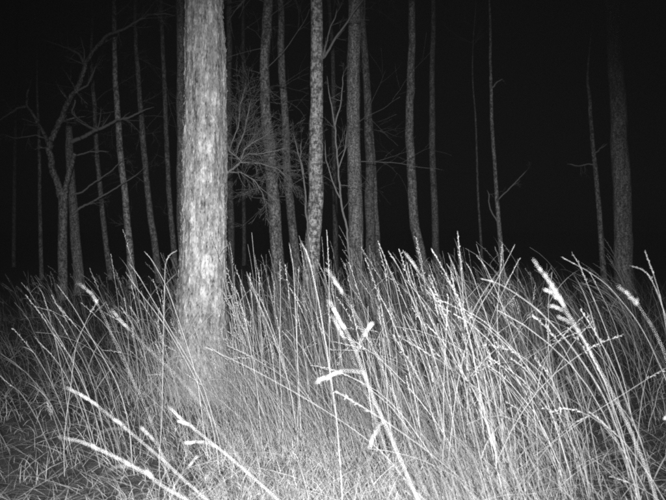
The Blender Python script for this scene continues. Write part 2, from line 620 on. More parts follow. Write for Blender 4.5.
build_tree('tree', 'slimmer slanting trunk between the knotty trunk and the pale birch',
           [(280, -8, 6), (281, 50, 7), (284, 110, 7.5), (287, 170, 8), (291, 215, 8.5), (296, 262, 9)], 12.8, M_GREY, seed=8, low=6)
build_tree('tree', 'bent trunk curving right at its foot, left one of the pair right of centre',
           [(412, -8, 6.5), (412, 40, 7), (410, 90, 8), (409.5, 130, 8.2), (411, 180, 9), (415, 225, 9.5), (422, 262, 10)], 13.0, M_GREY, seed=9)
build_tree('tree', 'dim straight trunk, right one of the pair right of centre',
           [(433.5, -8, 4.5), (433, 50, 5), (432, 110, 6), (434, 180, 6.5), (436, 265, 7.5)], 16.0, M_DARK, seed=10)
build_tree('tree', 'thick dim trunk at the right edge of the wood',
           [(611, -10, 14), (615, 50, 15), (618.5, 110, 16), (622, 180, 17.5), (624, 230, 18), (625, 275, 19)], 11.0, M_ROUGH, seed=12)
t, C, rr = build_tree('young_tree', 'slender dim stem with side twigs left of the thick right-hand trunk',
           [(589, 72, 2.2), (591, 100, 3.5), (593.5, 135, 4), (597, 170, 4.5), (600, 215, 5), (604, 265, 6)], 12.5, M_GREY, seed=13, top=5.2, crown=False)
limb(t, 'branch', [(595, 153), (603, 147), (610, 142)], 12.5, 1.6, 0.7, 14, 1, 0.2)
limb(t, 'branch', [(596, 165), (588, 164), (578, 166), (567, 164)], 12.5, 1.6, 0.7, 15, 2, 0.25)
t, C, rr = build_tree('young_tree', 'slender crooked stem alone in the dark right of the trunk pair',
           [(491, 20, 2.2), (491.5, 60, 2.8), (492, 95, 3.2), (494, 140, 3.6), (496, 180, 3.8), (501, 245, 4.8)], 12.5, M_GREY, seed=16, top=5.6, crown=False)
limb(t, 'branch', [(492, 88), (497, 82), (503, 79)], 12.5, 1.8, 0.8, 17, 1, 0.2)
limb(t, 'branch', [(499, 225), (490, 208), (487, 190)], 12.5, 1.6, 0.8, 18, 1, 0.3)
limb(t, 'branch', [(498, 200), (513, 185), (527, 170)], 12.5, 1.3, 0.7, 19, 2, 0.3)

build_tree('tree', 'dim trunk half hidden behind the left side of the thick near tree',
           [(180, -8, 8), (181, 60, 8.5), (181, 120, 9), (181.5, 180, 9), (183, 270, 10)], 12.5, M_ROUGH, seed=20, low=3)
build_tree('tree', 'faint slanting trunk just left of the thick near tree',
           [(161, 0, 3.5), (164, 70, 4), (167, 140, 4.5), (170, 200, 5), (175, 265, 6)], 16.5, M_GREY, seed=21, low=6)
build_tree('tree', 'mottled slanting trunk in the middle of the left-hand row',
           [(113, -8, 4), (114, 50, 4.5), (116, 95, 5.5), (120, 150, 6), (125, 205, 6.5), (131, 270, 7.5)], 14.0, M_BIRCH, seed=22, low=6)
build_tree('tree', 'slanting dim trunk right of the mottled one in the left-hand row',
           [(135, 30, 3.5), (138, 80, 4.5), (142, 135, 5.5), (147, 190, 6), (157, 265, 7)], 15.0, M_GREY, seed=23, low=7)
build_tree('tree', 'faint slanting trunk left of the mottled one in the left-hand row',
           [(91, 60, 3), (94, 105, 4), (98, 165, 4.5), (104, 225, 5), (111, 285, 6)], 15.5, M_GREY, seed=24, low=4)
build_tree('tree', 'thin faint trunk nearest the left edge of the wood',
           [(37, 90, 2), (39, 150, 3), (40, 210, 3.5), (42, 285, 4.5)], 15.5, M_GREY, seed=25)
build_tree('tree', 'barely visible far trunk right of the trunk pair, in the dark',
           [(476, 120, 1.6), (478, 190, 2.0), (482, 260, 2.6)], 19.0, M_GREY, seed=26, top=9)
build_tree('tree', 'faint trunk glimpsed between the pale birch and the straight grey trunk',
           [(333, 60, 4), (334, 150, 4.5), (336, 265, 5.5)], 18.0, M_DARK, seed=28)
build_tree('tree', 'faint trunk in the dark gap right of the thick near tree',
           [(229, -8, 5), (229, 110, 6), (231, 270, 7.5)], 16.0, M_DARK, seed=29)

# --- broken stump standing behind the forked tree
sn, C, rr = build_tree('dead_tree', 'broken-off dead trunk standing behind the forked tree',
           [(68.5, 126, 6), (69, 150, 7.5), (71, 190, 8.5), (74, 235, 9.5), (78, 285, 11)], 13.2, M_ROUGH, seed=30, broken=True)
limb(sn, 'branch', [(71, 142), (83, 137), (95, 130.5), (104, 127), (117, 119.5), (128, 118), (140, 112), (154, 107)], 13.0, 4.2, 1.2, 31, 4, 0.4)
limb(sn, 'branch', [(96, 130), (86, 125), (77, 120), (72.5, 110), (75, 104)], 13.0, 2.6, 0.9, 32, 3, 0.3)
limb(sn, 'branch', [(72, 215), (80, 208), (92, 202), (104, 195), (122, 184), (146, 166)], 13.0, 2.6, 0.8, 33, 4, 0.4)
limb(sn, 'branch', [(71, 196), (82, 192), (95, 182), (110, 172), (126, 158)], 13.1, 2.0, 0.8, 34, 3, 0.35)
limb(sn, 'branch', [(74, 157), (88, 152), (100, 151), (109, 152)], 13.0, 1.8, 0.7, 35, 2, 0.3)

# --- the forked tree at the left
D = 12.0
fk = empty('forked_tree', tuple(at(64, 230 + 820 / D, D)))
P = catmull(np.array([at(64, 312, D), at(63, 285, D), at(62.5, 240, D), at(63, 205, D), at(62, 190, D)]), 30)
rad = np.interp(np.linspace(0, 1, 30), [0, 0.3, 0.8, 1], [6.0, 4.6, 4.4, 3.2]) * D / F
P[0, 2] = -0.1
trunk_mesh('trunk', P, rad, M_GREY, fk, 14, 0.1, 40)
limb(fk, 'limb', [(62, 200), (58, 183), (52, 168), (49, 150), (50, 142), (58, 124), (66, 106), (76, 90), (84, 71), (86, 62), (93, 51), (101, 42)], D, 7.0, 3.2, 41, 6, 0.4, M_GREY)
limb(fk, 'limb', [(64, 200), (66, 186), (70, 170), (73, 158), (75, 154)], D, 5.5, 4.0, 42, 0, 0, M_GREY)
limb(fk, 'branch', [(49, 147), (46, 137), (40, 127), (33, 114), (27, 106), (27, 95), (31, 80)], D, 4.2, 1.4, 43, 3, 0.4, M_GREY)
limb(fk, 'branch', [(28, 106), (18, 108), (9, 114), (-2, 121), (-14, 126)], D, 2.4, 0.9, 44, 4, 0.4)
limb(fk, 'branch', [(85, 64), (78, 53), (68, 48), (56, 44), (42, 39)], D, 2.8, 0.9, 45, 5, 0.4)
limb(fk, 'branch', [(84, 66), (84, 50), (80, 36)], D, 1.7, 0.8, 46, 2, 0.3)
limb(fk, 'branch', [(100, 43), (107, 35), (116, 32), (128, 27), (140, 19), (152, 14), (164, 13.5), (176, 16)], D, 3.2, 1.0, 47, 9, 0.5)
limb(fk, 'branch', [(76, 92), (88, 84), (94, 71), (96, 64)], D, 2.3, 0.9, 48, 4, 0.35)
limb(fk, 'branch', [(75, 100), (72, 113), (80, 120), (83, 122)], D, 1.8, 0.8, 49, 3, 0.3)
limb(fk, 'branch', [(50, 140), (36, 135), (18, 138), (2, 134)], D, 1.6, 0.7, 50, 4, 0.35)
tag(fk, 'crooked bare forked tree at the left, its limb bending up to the right', 'tree')

# --- bare twiggy bush behind the thick tree, and a sapling by the birch
rng = np.random.default_rng(60)
D = 8.2
bs = empty('bare_bush', tuple(at(219, 230 + 820 / D, D)))
limb(bs, 'stem', [(218, 335), (219, 280), (220, 230), (222, 190), (225, 174)], D, 5.0, 3.5, 61, 0)
limb(bs, 'branch', [(224, 176), (231, 170), (238, 165), (240.5, 161), (236, 156), (230, 152), (226, 140), (228, 118)], D, 2.3, 0.8, 62, 19, 0.35)
limb(bs, 'branch', [(240, 162), (250, 163), (262, 164), (276, 168), (288, 178)], D, 1.4, 0.6, 63, 17, 0.4)
limb(bs, 'branch', [(241, 160), (244, 150), (252, 143), (262, 138), (274, 128)], D, 1.4, 0.6, 64, 19, 0.4)
limb(bs, 'branch', [(236, 155), (243, 136), (247, 118), (252, 98)], D, 1.2, 0.6, 65, 17, 0.35)
limb(bs, 'branch', [(226, 172), (240, 172), (254, 180), (262, 192), (266, 208)], D, 1.3, 0.6, 66, 16, 0.35)
limb(bs, 'branch', [(229, 150), (238, 128), (240, 105), (246, 86)], D, 1.1, 0.6, 67, 14, 0.35)
limb(bs, 'branch', [(233, 168), (248, 154), (268, 152), (292, 148)], D, 1.1, 0.6, 68, 14, 0.35)
tag(bs, 'bare twiggy bush reaching out from behind the thick near tree', 'bush')

D = 8.8
sp = empty('sapling', tuple(at(350, 230 + 820 / D, D)))
limb(sp, 'stem', [(353, 325), (350, 270), (347, 228), (341, 200), (338.5, 178), (337, 150), (334, 122), (330, 98), (327, 76)], D, 2.6, 1.1, 71, 5, 0.3)
limb(sp, 'branch', [(335, 125), (340, 108), (342, 90), (344, 72)], D, 1.6, 0.8, 72, 4, 0.3)
limb(sp, 'branch', [(340, 198), (332, 180), (326, 160), (325, 140)], D, 1.6, 0.7, 73, 4, 0.3)
limb(sp, 'branch', [(338, 170), (345, 150), (347, 130)], D, 1.4, 0.7, 74, 3, 0.3)
tag(sp, 'thin bare sapling between the banded birch and the straight grey trunk', 'sapling')
D = 9.2
sp = empty('sapling', tuple(at(312, 230 + 820 / D, D)))
limb(sp, 'stem', [(311, 318), (309, 270), (308, 235), (306, 200), (303, 170), (297, 148), (293, 133)], D, 2.6, 1.0, 75, 6, 0.3)
limb(sp, 'branch', [(304, 180), (300, 160), (302, 140)], D, 1.4, 0.7, 76, 4, 0.3)
tag(sp, 'thin bare sapling slanting past the left side of the banded birch', 'sapling')

# faint trunks deep in the wood
rng = np.random.default_rng(90)
for k, (x, D, lb) in enumerate(((14, 20, 'faintest far trunk at the left edge of the dark wood'), (244, 21, 'faint far trunk seen through the twigs of the bare bush'))):
    w = rng.uniform(2.5, 4)
    sl = rng.uniform(-8, 8)
    build_tree('tree', lb, [(x + sl, 0, w), (x + sl * 0.4, 130, w * 1.1), (x, 265, w * 1.3)], D, M_DARK, 'faint far trunks', seed=100 + k, sides=8)

# ------------------------------------------------------------------ grass
def stalk_paths(root, phi, th0, th1, L, nseg, pw=1.6):
    """N stalks: tilt from the vertical grows from th0 to th1 along the stalk, towards azimuth phi"""
    Nn = len(L)
    t = np.linspace(0, 1, nseg + 1)
    tm = (t[1:] + t[:-1]) / 2
    th = th0[:, None] + (th1 - th0)[:, None] * tm[None, :] ** pw
    h = np.concatenate([np.zeros((Nn, 1)), np.cumsum(np.sin(th), 1)], 1) * (L / nseg)[:, None]
    z = np.concatenate([np.zeros((Nn, 1)), np.cumsum(np.cos(th), 1)], 1) * (L / nseg)[:, None]
    P = np.empty((Nn, nseg + 1, 3))
    P[..., 0] = root[:, None, 0] + h * np.cos(phi)[:, None]
    P[..., 1] = root[:, None, 1] + h * np.sin(phi)[:, None]
    P[..., 2] = root[:, None, 2] + z
    return P


def batch_tubes(P, r0, r1, sides=3):
    Nn, n, _ = P.shape
    T = np.gradient(P, axis=1)
    T /= np.linalg.norm(T, axis=2)[..., None] + 1e-9
    U = np.cross(T, np.array([0.15, 1.0, 0.1]))
    U /= np.linalg.norm(U, axis=2)[..., None] + 1e-9
    V = np.cross(T, U)
    rad = r0[:, None] + (r1 - r0)[:, None] * np.linspace(0, 1, n)[None, :]
    a = np.arange(sides) * 2 * np.pi / sides + 0.5
    v = P[:, :, None, :] + rad[:, :, None, None] * (np.cos(a)[None, None, :, None] * U[:, :, None, :] + np.sin(a)[None, None, :, None] * V[:, :, None, :])
    o = np.arange(Nn)[:, None, None] * (n * sides)
    i = np.arange(n - 1)[None, :, None] * sides
    j = np.arange(sides)[None, None, :]
    k = (j + 1) % sides
    q = np.stack(np.broadcast_arrays(o + i + j, o + i + k, o + i + sides + k, o + i + sides + j), -1).reshape(-1, 4)
    return v.reshape(-1, 3), q


def batch_blades(P, w, face, thick=0.0):
    """flat tapering ribbons; face = azimuth of the ribbon's width"""
    Nn, n, _ = P.shape
    s = np.stack([np.cos(face), np.sin(face), np.zeros(Nn)], -1)[:, None, :]
    prof = np.clip(np.minimum(np.linspace(0, 1, n) * 4 + 0.35, 1) * (1 - np.linspace(0, 1, n) ** 2.2) + 0.04, 0, 1)
    wd = w[:, None, None] * prof[None, :, None] / 2
    v = np.stack([P - s * wd, P + s * wd], 2)
    o = np.arange(Nn)[:, None] * (n * 2)
    i = np.arange(n - 1)[None, :] * 2
    q = np.stack([o + i, o + i + 1, o + i + 3, o + i + 2], -1).reshape(-1, 4)
    return v.reshape(-1, 3), q


def batch_spikelets(base, axis, l, w):
    """small double pyramids: base point, direction, length, width"""
    Nn = len(base)
    axis = axis / (np.linalg.norm(axis, axis=1)[:, None] + 1e-9)
    U = np.cross(axis, np.array([0.2, 1.0, 0.15])); U /= np.linalg.norm(U, axis=1)[:, None] + 1e-9
    V = np.cross(axis, U)
    m = base + axis * (l * 0.42)[:, None]
    v = np.stack([base, m + U * w[:, None], m + V * w[:, None] * 0.7, m - U * w[:, None], m - V * w[:, None] * 0.7, base + axis * l[:, None]], 1)
    f = np.array([[0, 2, 1], [0, 3, 2], [0, 4, 3], [0, 1, 4], [5, 1, 2], [5, 2, 3], [5, 3, 4], [5, 4, 1]])
    t = (np.arange(Nn)[:, None, None] * 6 + f[None]).reshape(-1, 3)
    return v.reshape(-1, 3), t


def join(parts):
    vs, fs, o = [], [], 0
    for v, f in parts:
        vs.append(v); fs.append(f + o); o += len(v)
    return np.concatenate(vs), np.concatenate(fs)


def lean_at(x, y):
    """the sward lies over to the left, most on the right-hand side, least in the middle"""
    s = x / np.maximum(y, 1.0)
    return 0.17 + 0.42 * np.clip((s - 0.02) / 0.35, 0, 1) + 0.25 * np.clip((-s - 0.14) / 0.25, 0, 1)


def density(x, y):
    s = x / np.maximum(y, 0.5)
    left = np.where(y < 3.7, 0.05, 0.34) * np.where((s < -0.36) & (y < 4.6), 0.0, 1.0)
    mid = np.where(y < 3.6, 0.06, 1.0)
    right = np.where(y < 2.7, 0.22, 1.0) * np.clip(1.9 - 3.6 * s, 0.10, 1)
    d = np.where(s < -0.24, left, np.where(s < 0.12, mid, right))
    d = d * np.where((s > -0.25) & (s < -0.13) & (y < 4.9), 0.22, 1.0)
    return d * np.where(y > 4.7, 0.5, 1.0)


def edge_thin(x, y):
    """blades and litter thin out towards both sides, baring the soil"""
    s = x / np.maximum(y, 0.5)
    return np.clip(1.25 - np.abs(s - 0.03) * 3.1, 0.12, 1.0)


def tree_clear(x, y):
    c = at(199, 300, 4.8)
    return np.hypot(x - c[0], y - c[1]) > 0.22


# tussocks of tall stalks
def clump(x, y):
    return float(fbm(np.array([x * 1.5]), np.array([y * 1.5]), np.array([0.0]), 2, 88)[0])


Rg = np.random.default_rng(17)
cx_, cy_ = [], []
while len(cx_) < 74:
    y = 2.0 + 8.0 * Rg.random() ** 1.15
    x = Rg.uniform(-0.62, 0.62) * y
    if Rg.random() < density(x, y) * (0.15 if clump(x, y) < 0.47 else 1.0) and tree_clear(x, y):
        cx_.append(x); cy_.append(y)
for _ in range(9):                               # tufts round the foot of the near tree
    a_ = Rg.uniform(3.4, 6.1)
    c_ = at(199, 300, 4.8)
    cx_.append(c_[0] + 0.30 * math.cos(a_)); cy_.append(c_[1] + 0.34 * math.sin(a_))
nfoot = len(cx_)
for _ in range(60):                              # thin taller grass in front of the wood
    y = Rg.uniform(6.0, 10.5)
    s_ = Rg.uniform(-0.50, 0.45)
    cx_.append(s_ * y); cy_.append(y)
cx_, cy_ = np.array(cx_), np.array(cy_)
cnt = Rg.integers(5, 17, len(cx_))
own = np.repeat(np.arange(len(cx_)), cnt)
Ns = len(own)
spread_ = Rg.uniform(0.04, 0.13, len(cx_))[own]
rx = cx_[own] + Rg.normal(0, 1, Ns) * spread_
ry = cy_[own] + Rg.normal(0, 1, Ns) * spread_
root = np.stack([rx, ry, gz(rx, ry) - 0.03], -1)
ln = lean_at(rx, ry)
tphi = np.pi + Rg.normal(0, 0.5, len(cx_))[own] + Rg.normal(0, 0.65, Ns)
th0 = np.clip(ln * 0.5 + Rg.normal(0, 0.07, Ns), 0, 1.2)
th1 = np.clip(ln * 1.5 + Rg.normal(0.08, 0.2, Ns) + Rg.normal(0, 0.12, len(cx_))[own], 0.0, 1.9)
hmax = 1.12 - 0.045 * np.clip(ry - 4, 0, 6)
hmax = hmax * np.where(rx / ry < -0.24, 0.82, np.where(rx / ry < 0.2, 0.86, 0.90))
L = np.clip(hmax * Rg.normal(0.84, 0.22, Ns), 0.3, 1.22)
L = np.where(ry < 2.6, L * 0.85, L)
L = np.where((own >= nfoot - 9) & (own < nfoot), L * 0.62, L)
bent = Rg.random(Ns) < 0.17                      # stalks knocked over by wind and rain
th0 = np.where(bent, Rg.uniform(0.2, 0.9, Ns), th0)
th1 = np.where(bent, Rg.uniform(0.8, 1.9, Ns), th1)
tphi = np.where(bent, np.where(Rg.random(Ns) < 0.65, np.pi, 0) + Rg.normal(0, 0.6, Ns), tphi)
phi = tphi
NSEG = 9
P = stalk_paths(root, phi, th0, th1, L, NSEG)
P[:, 1:, :2] += np.cumsum(Rg.normal(0, 0.004, (Ns, NSEG, 2)), 1)
sv, sq = batch_tubes(P, 0.0011 + 0.0022 * Rg.random(Ns) ** 1.9, 0.0007 + 0.0008 * Rg.random(Ns))
stone = np.repeat(np.clip(Rg.normal(0.55, 0.22, Ns), 0, 1), (NSEG + 1) * 3)
grass_root = empty('tall_grass', (0, 4.5, 0))
tag(grass_root, 'tall dry seeding grass covering the ground in front of the trees', 'grass', None, 'stuff')
tag(make_mesh('stalks', sv, sq, None, M_STRAW, grass_root, stone), None, None, None, 'stuff')

# seed heads: narrow panicles on two thirds of them
hd = np.where(Rg.random(Ns) < 0.75)[0]
K = 18
tt = np.linspace(0.83, 1.0, K)
f = tt * NSEG
i0 = np.minimum(f.astype(int), NSEG - 1)
Pb = P[hd][:, i0] + (P[hd][:, i0 + 1] - P[hd][:, i0]) * (f - i0)[None, :, None]
Tn = P[hd][:, i0 + 1] - P[hd][:, i0]
Tn /= np.linalg.norm(Tn, axis=2)[..., None]
sd = Rg.normal(0, 1, Pb.shape)
openn = Rg.choice([0.14, 0.28, 0.5], len(hd), p=[0.4, 0.4, 0.2])[:, None, None]
ax = Tn + sd * openn
nh = len(hd) * K
ll = np.broadcast_to(np.linspace(1.0, 0.7, K)[None], (len(hd), K)).ravel() * Rg.uniform(0.014, 0.032, nh)
hv, ht = batch_spikelets(Pb.reshape(-1, 3), ax.reshape(-1, 3), ll, Rg.uniform(0.0014, 0.0030, nh))
tag(make_mesh('seed_heads', hv, None, ht, M_SEED, grass_root, np.repeat(Rg.random(nh), 6)), None, None, None, 'stuff')

# leaves on the stalks
lv = np.where(Rg.random(Ns) < 0.85)[0]
lv = np.concatenate([lv, np.where(Rg.random(Ns) < 0.7)[0], np.where(Rg.random(Ns) < 0.4)[0]])
k_ = Rg.integers(1, 9, len(lv))
rootl = P[lv, k_]
Ln = Rg.uniform(0.08, 0.30, len(lv))
ph = np.where(Rg.random(len(lv)) < 0.6, np.pi, 0) + Rg.normal(0, 0.8, len(lv))
LP = stalk_paths(rootl, ph, Rg.uniform(0.2, 0.8, len(lv)), Rg.uniform(0.7, 2.4, len(lv)), Ln, 6, 1.2)
bv, bq = batch_blades(LP, 0.0018 + 0.0045 * Rg.random(len(lv)) ** 2, Rg.uniform(0, np.pi, len(lv)))

# low blades of the sward, dense
Nb = 66000
by = 2.0 + 9.5 * Rg.random(Nb) ** 1.75
bx = Rg.uniform(-0.64, 0.64, Nb) * by
keep = (Rg.random(Nb) < (0.35 + 0.65 * density(bx, by)) * edge_thin(bx, by)) & tree_clear(bx, by)
bx, by = bx[keep], by[keep]
Nb = len(bx)
fy_ = Rg.uniform(5.0, 14.0, 12000)                 # thin low grass running back under the trees
fx_ = Rg.uniform(-0.6, 0.6, 12000) * fy_
kf = Rg.random(12000) < np.where(fx_ / fy_ < -0.2, 0.30, np.where(fx_ / fy_ > 0.33, 0.45, 1.0))
bx = np.concatenate([bx, fx_[kf]]); by = np.concatenate([by, fy_[kf]])
Nb = len(bx)
a_ = Rg.uniform(3.2, 6.2, 380)
c_ = at(199, 300, 4.8)
d_ = Rg.uniform(0.20, 0.55, 380)
bx = np.concatenate([bx, c_[0] + d_ * np.cos(a_)]); by = np.concatenate([by, c_[1] + d_ * np.sin(a_)])
Nb = len(bx)
cl = fbm(bx * 1.6, by * 1.6, bx * 0, 3, 51)
wst = np.where((bx / by < -0.2) & (by > 4.9), 0.65, 1.0)
Lb = wst * np.clip(Rg.normal(0.40, 0.19, Nb) * (0.45 + 1.1 * cl), 0.06, 0.85)
Lb = np.where(by < 3.2, Lb * np.where(bx / by > 0.16, 0.8, 0.38), Lb)
BP = stalk_paths(np.stack([bx, by, gz(bx, by) - 0.02], -1), np.pi + Rg.normal(0, 0.9, Nb), Rg.uniform(0, 0.5, Nb), Rg.uniform(0.4, 2.2, Nb), Lb, 6, 1.5)
bv2, bq2 = batch_blades(BP, Rg.uniform(0.0012, 0.0034, Nb), Rg.uniform(0, np.pi, Nb))
bt = np.concatenate([np.repeat(np.clip(Rg.normal(0.5, 0.25, len(lv)), 0, 1), 14), np.repeat(np.clip(Rg.normal(0.45, 0.25, Nb), 0, 1), 14)])
v_, q_ = join([(bv, bq), (bv2, bq2)])
tag(make_mesh('blades', v_, q_, None, M_BLADE, grass_root, bt), None, None, None, 'stuff')

# matted dead grass on the ground: short curls and lying straws
Nm = 120000
my = 1.9 + 8.0 * Rg.random(Nm) ** 1.9
mx = Rg.uniform(-0.64, 0.64, Nm) * my
km = Rg.random(Nm) < np.maximum(edge_thin(mx, my), 0.10)
mx, my = mx[km], my[km]
Nm = len(mx)
c1 = fbm(mx * 2.3, my * 2.3, mx * 0, 3, 61)
Lm = Rg.uniform(0.03, 0.13, Nm) * (0.5 + c1)
MP = stalk_paths(np.stack([mx, my, gz(mx, my) + Rg.uniform(-0.02, 0.03, Nm)], -1), Rg.uniform(0, 2 * np.pi, Nm),
                 Rg.uniform(0.0, 0.9, Nm), Rg.uniform(0.4, 2.5, Nm), Lm, 4, 1.0)
mv, mq = batch_blades(MP, Rg.uniform(0.0012, 0.0032, Nm), Rg.uniform(0, np.pi, Nm))
mt = np.repeat(np.clip(Rg.normal(0.45, 0.25, Nm), 0, 1), 10)
Nl = 7000
ly = 1.9 + 7.0 * Rg.random(Nl) ** 1.6
lx = Rg.uniform(-0.64, 0.64, Nl) * ly
Ll = Rg.uniform(0.08, 0.45, Nl)
LPp = stalk_paths(np.stack([lx, ly, gz(lx, ly) + Rg.uniform(0.0, 0.07, Nl)], -1), np.where(Rg.random(Nl) < 0.5, np.pi, 0) + Rg.normal(0, 0.9, Nl),
                  Rg.uniform(0.9, 1.5, Nl), Rg.uniform(1.4, 1.75, Nl), Ll, 4, 1.0)
lv2, lq2 = batch_blades(LPp, Rg.uniform(0.0015, 0.0035, Nl), Rg.uniform(0, np.pi, Nl))
v_, q_ = join([(mv, mq), (lv2, lq2)])
lit = make_mesh('dead_grass', v_, q_, None, M_LITTER, None, np.concatenate([mt, np.repeat(np.clip(Rg.normal(0.7, 0.25, Nl), 0, 1), 10)]))
tag(lit, 'matted dead grass lying on the ground between the stalks', 'dead grass', None, 'stuff')

# ------------------------------------------------------------------ single stalks that stand out in the photograph
def hero(label, px, D, w, head=0.16, style='narrow', twigs=(), leaves=(), seed=0, dz=0.0):
    """px: photo pixels from the tip down; the stalk goes on below the frame to its root in the ground"""
    rng = np.random.default_rng(500 + seed)
    near_ = D < 1.2
    D = D * 1.45 if near_ else D * 1.5
    pts = [at(x, y, D) for x, y in px][::-1]
    p = pts[0]
    sl = (pts[0] - pts[1]) / max(0.02, abs(pts[1][2] - pts[0][2]))
    zg = float(gz(p[0], D)) - 0.02
    ext = []
    h = p[2] - zg
    if h > 0.03:
        cur = p.copy()
        s = np.clip(sl[0], -1.3, 1.3)
        m = 5
        for k in range(1, m + 1):
            s *= 0.72
            cur = cur + np.array([s * h / m, 0.02 * math.sin(k + seed), -h / m])
            ext.append(cur.copy())
    P = catmull(np.array(ext[::-1] + pts), 46)
    P[:, 1] += np.linspace(dz, 0, 46)
    P += np.cumsum(rng.normal(0, 0.0005, P.shape), 0) * np.linspace(1, 0.3, 46)[:, None]
    r = w * D / F / 2 * (0.21 if near_ else 0.48)
    fat = 0.5 if near_ else 0.8
    root = empty('grass_stalk', tuple(P[0]))
    tb = Tubes()
    tb.add(P, np.linspace(r * 1.2, r * 0.32, 46), 6, rng.uniform(0.5, 0.9))
    for k in (12, 22, 31):       # joints of the culm
        tb.add(P[k:k + 2], r * 1.35, 6, 0.3)
    tb.build('stem', M_STRAW, root)
    # seed head made of husks set along the last part of the stem
    seg = np.linalg.norm(np.diff(P, axis=0), axis=1)
    s_ = np.concatenate([[0], np.cumsum(seg)]); tot = s_[-1]
    K = 30 if style != 'open' else 24
    ts = tot - head * np.linspace(1, 0.0, K)
    B = np.stack([np.interp(ts, s_, P[:, c]) for c in range(3)], -1)
    Tn = np.gradient(B, axis=0); Tn /= np.linalg.norm(Tn, axis=1)[:, None] + 1e-9
    op = {'narrow': 0.09, 'brush': 0.26, 'open': 0.5}[style]
    axd = Tn + rng.normal(0, 1, (K, 3)) * op
    l = rng.uniform(0.008, 0.017, K) * (1.2 if style == 'open' else 1.0) * min(1.0, head / 0.10 + 0.3)
    v, t = batch_spikelets(B, axd, l, rng.uniform(0.0010, 0.0019, K) * fat * (0.55 if w <= 1.0 else 1.0) * np.linspace(1.15, 0.35, K))
    make_mesh('seed_head', v, None, t, M_SEED, root, np.repeat(rng.random(K), 6))
    for (x0, y0), (x1, y1), hw in twigs:         # side stalklets with a husk tuft at the end
        a, b = at(x0, y0, D), at(x1, y1, D - 0.02)
        a = P[np.argmin(np.linalg.norm(P - a, axis=1))]
        mid_ = (a + b) / 2 + np.array([0, 0, 0.12 * np.linalg.norm(b - a)])
        Q = catmull(np.array([a, mid_, b]), 10)
        tb = Tubes()
        tb.add(Q, np.linspace(r * 0.5, r * 0.3, 10), 5, 0.7)
        side = tb.build('side_stalk', M_STRAW, root)
        d = Q[-1] - Q[-3]
        kk = 6
        vb, tt_ = batch_spikelets(Q[[4, 5, 6, 7, 8, 8]] + rng.normal(0, 0.0006, (kk, 3)), np.tile(d, (kk, 1)) + rng.normal(0, 1, (kk, 3)) * np.linalg.norm(d) * 0.12,
                                  rng.uniform(0.010, 0.018, kk), np.full(kk, hw * D / F / 2 * fat * 0.8))
        make_mesh('husk', vb, None, tt_, M_SEED, side, np.repeat(rng.random(kk), 6))
    for (x0, y0), (x1, y1), lw in leaves:
        a, b = at(x0, y0, D), at(x1, y1, D - 0.03)
        a = P[np.argmin(np.linalg.norm(P - a, axis=1))]
        mid_ = (a + b) / 2 + np.array([0, 0, 0.15 * np.linalg.norm(b - a)])
        Q = catmull(np.array([a, mid_, b]), 8)
        v, q = batch_blades(Q[None], np.array([lw * D / F]), np.array([rng.uniform(-0.5, 0.5) + (np.pi / 2 if abs(x1 - x0) > abs(y1 - y0) else 0)]))
        make_mesh('leaf', v, q, None, M_BLADE, root, np.full(len(v), 0.8))
    tag(root, label, 'grass stalk', 'single grass stalks standing out in the flash')


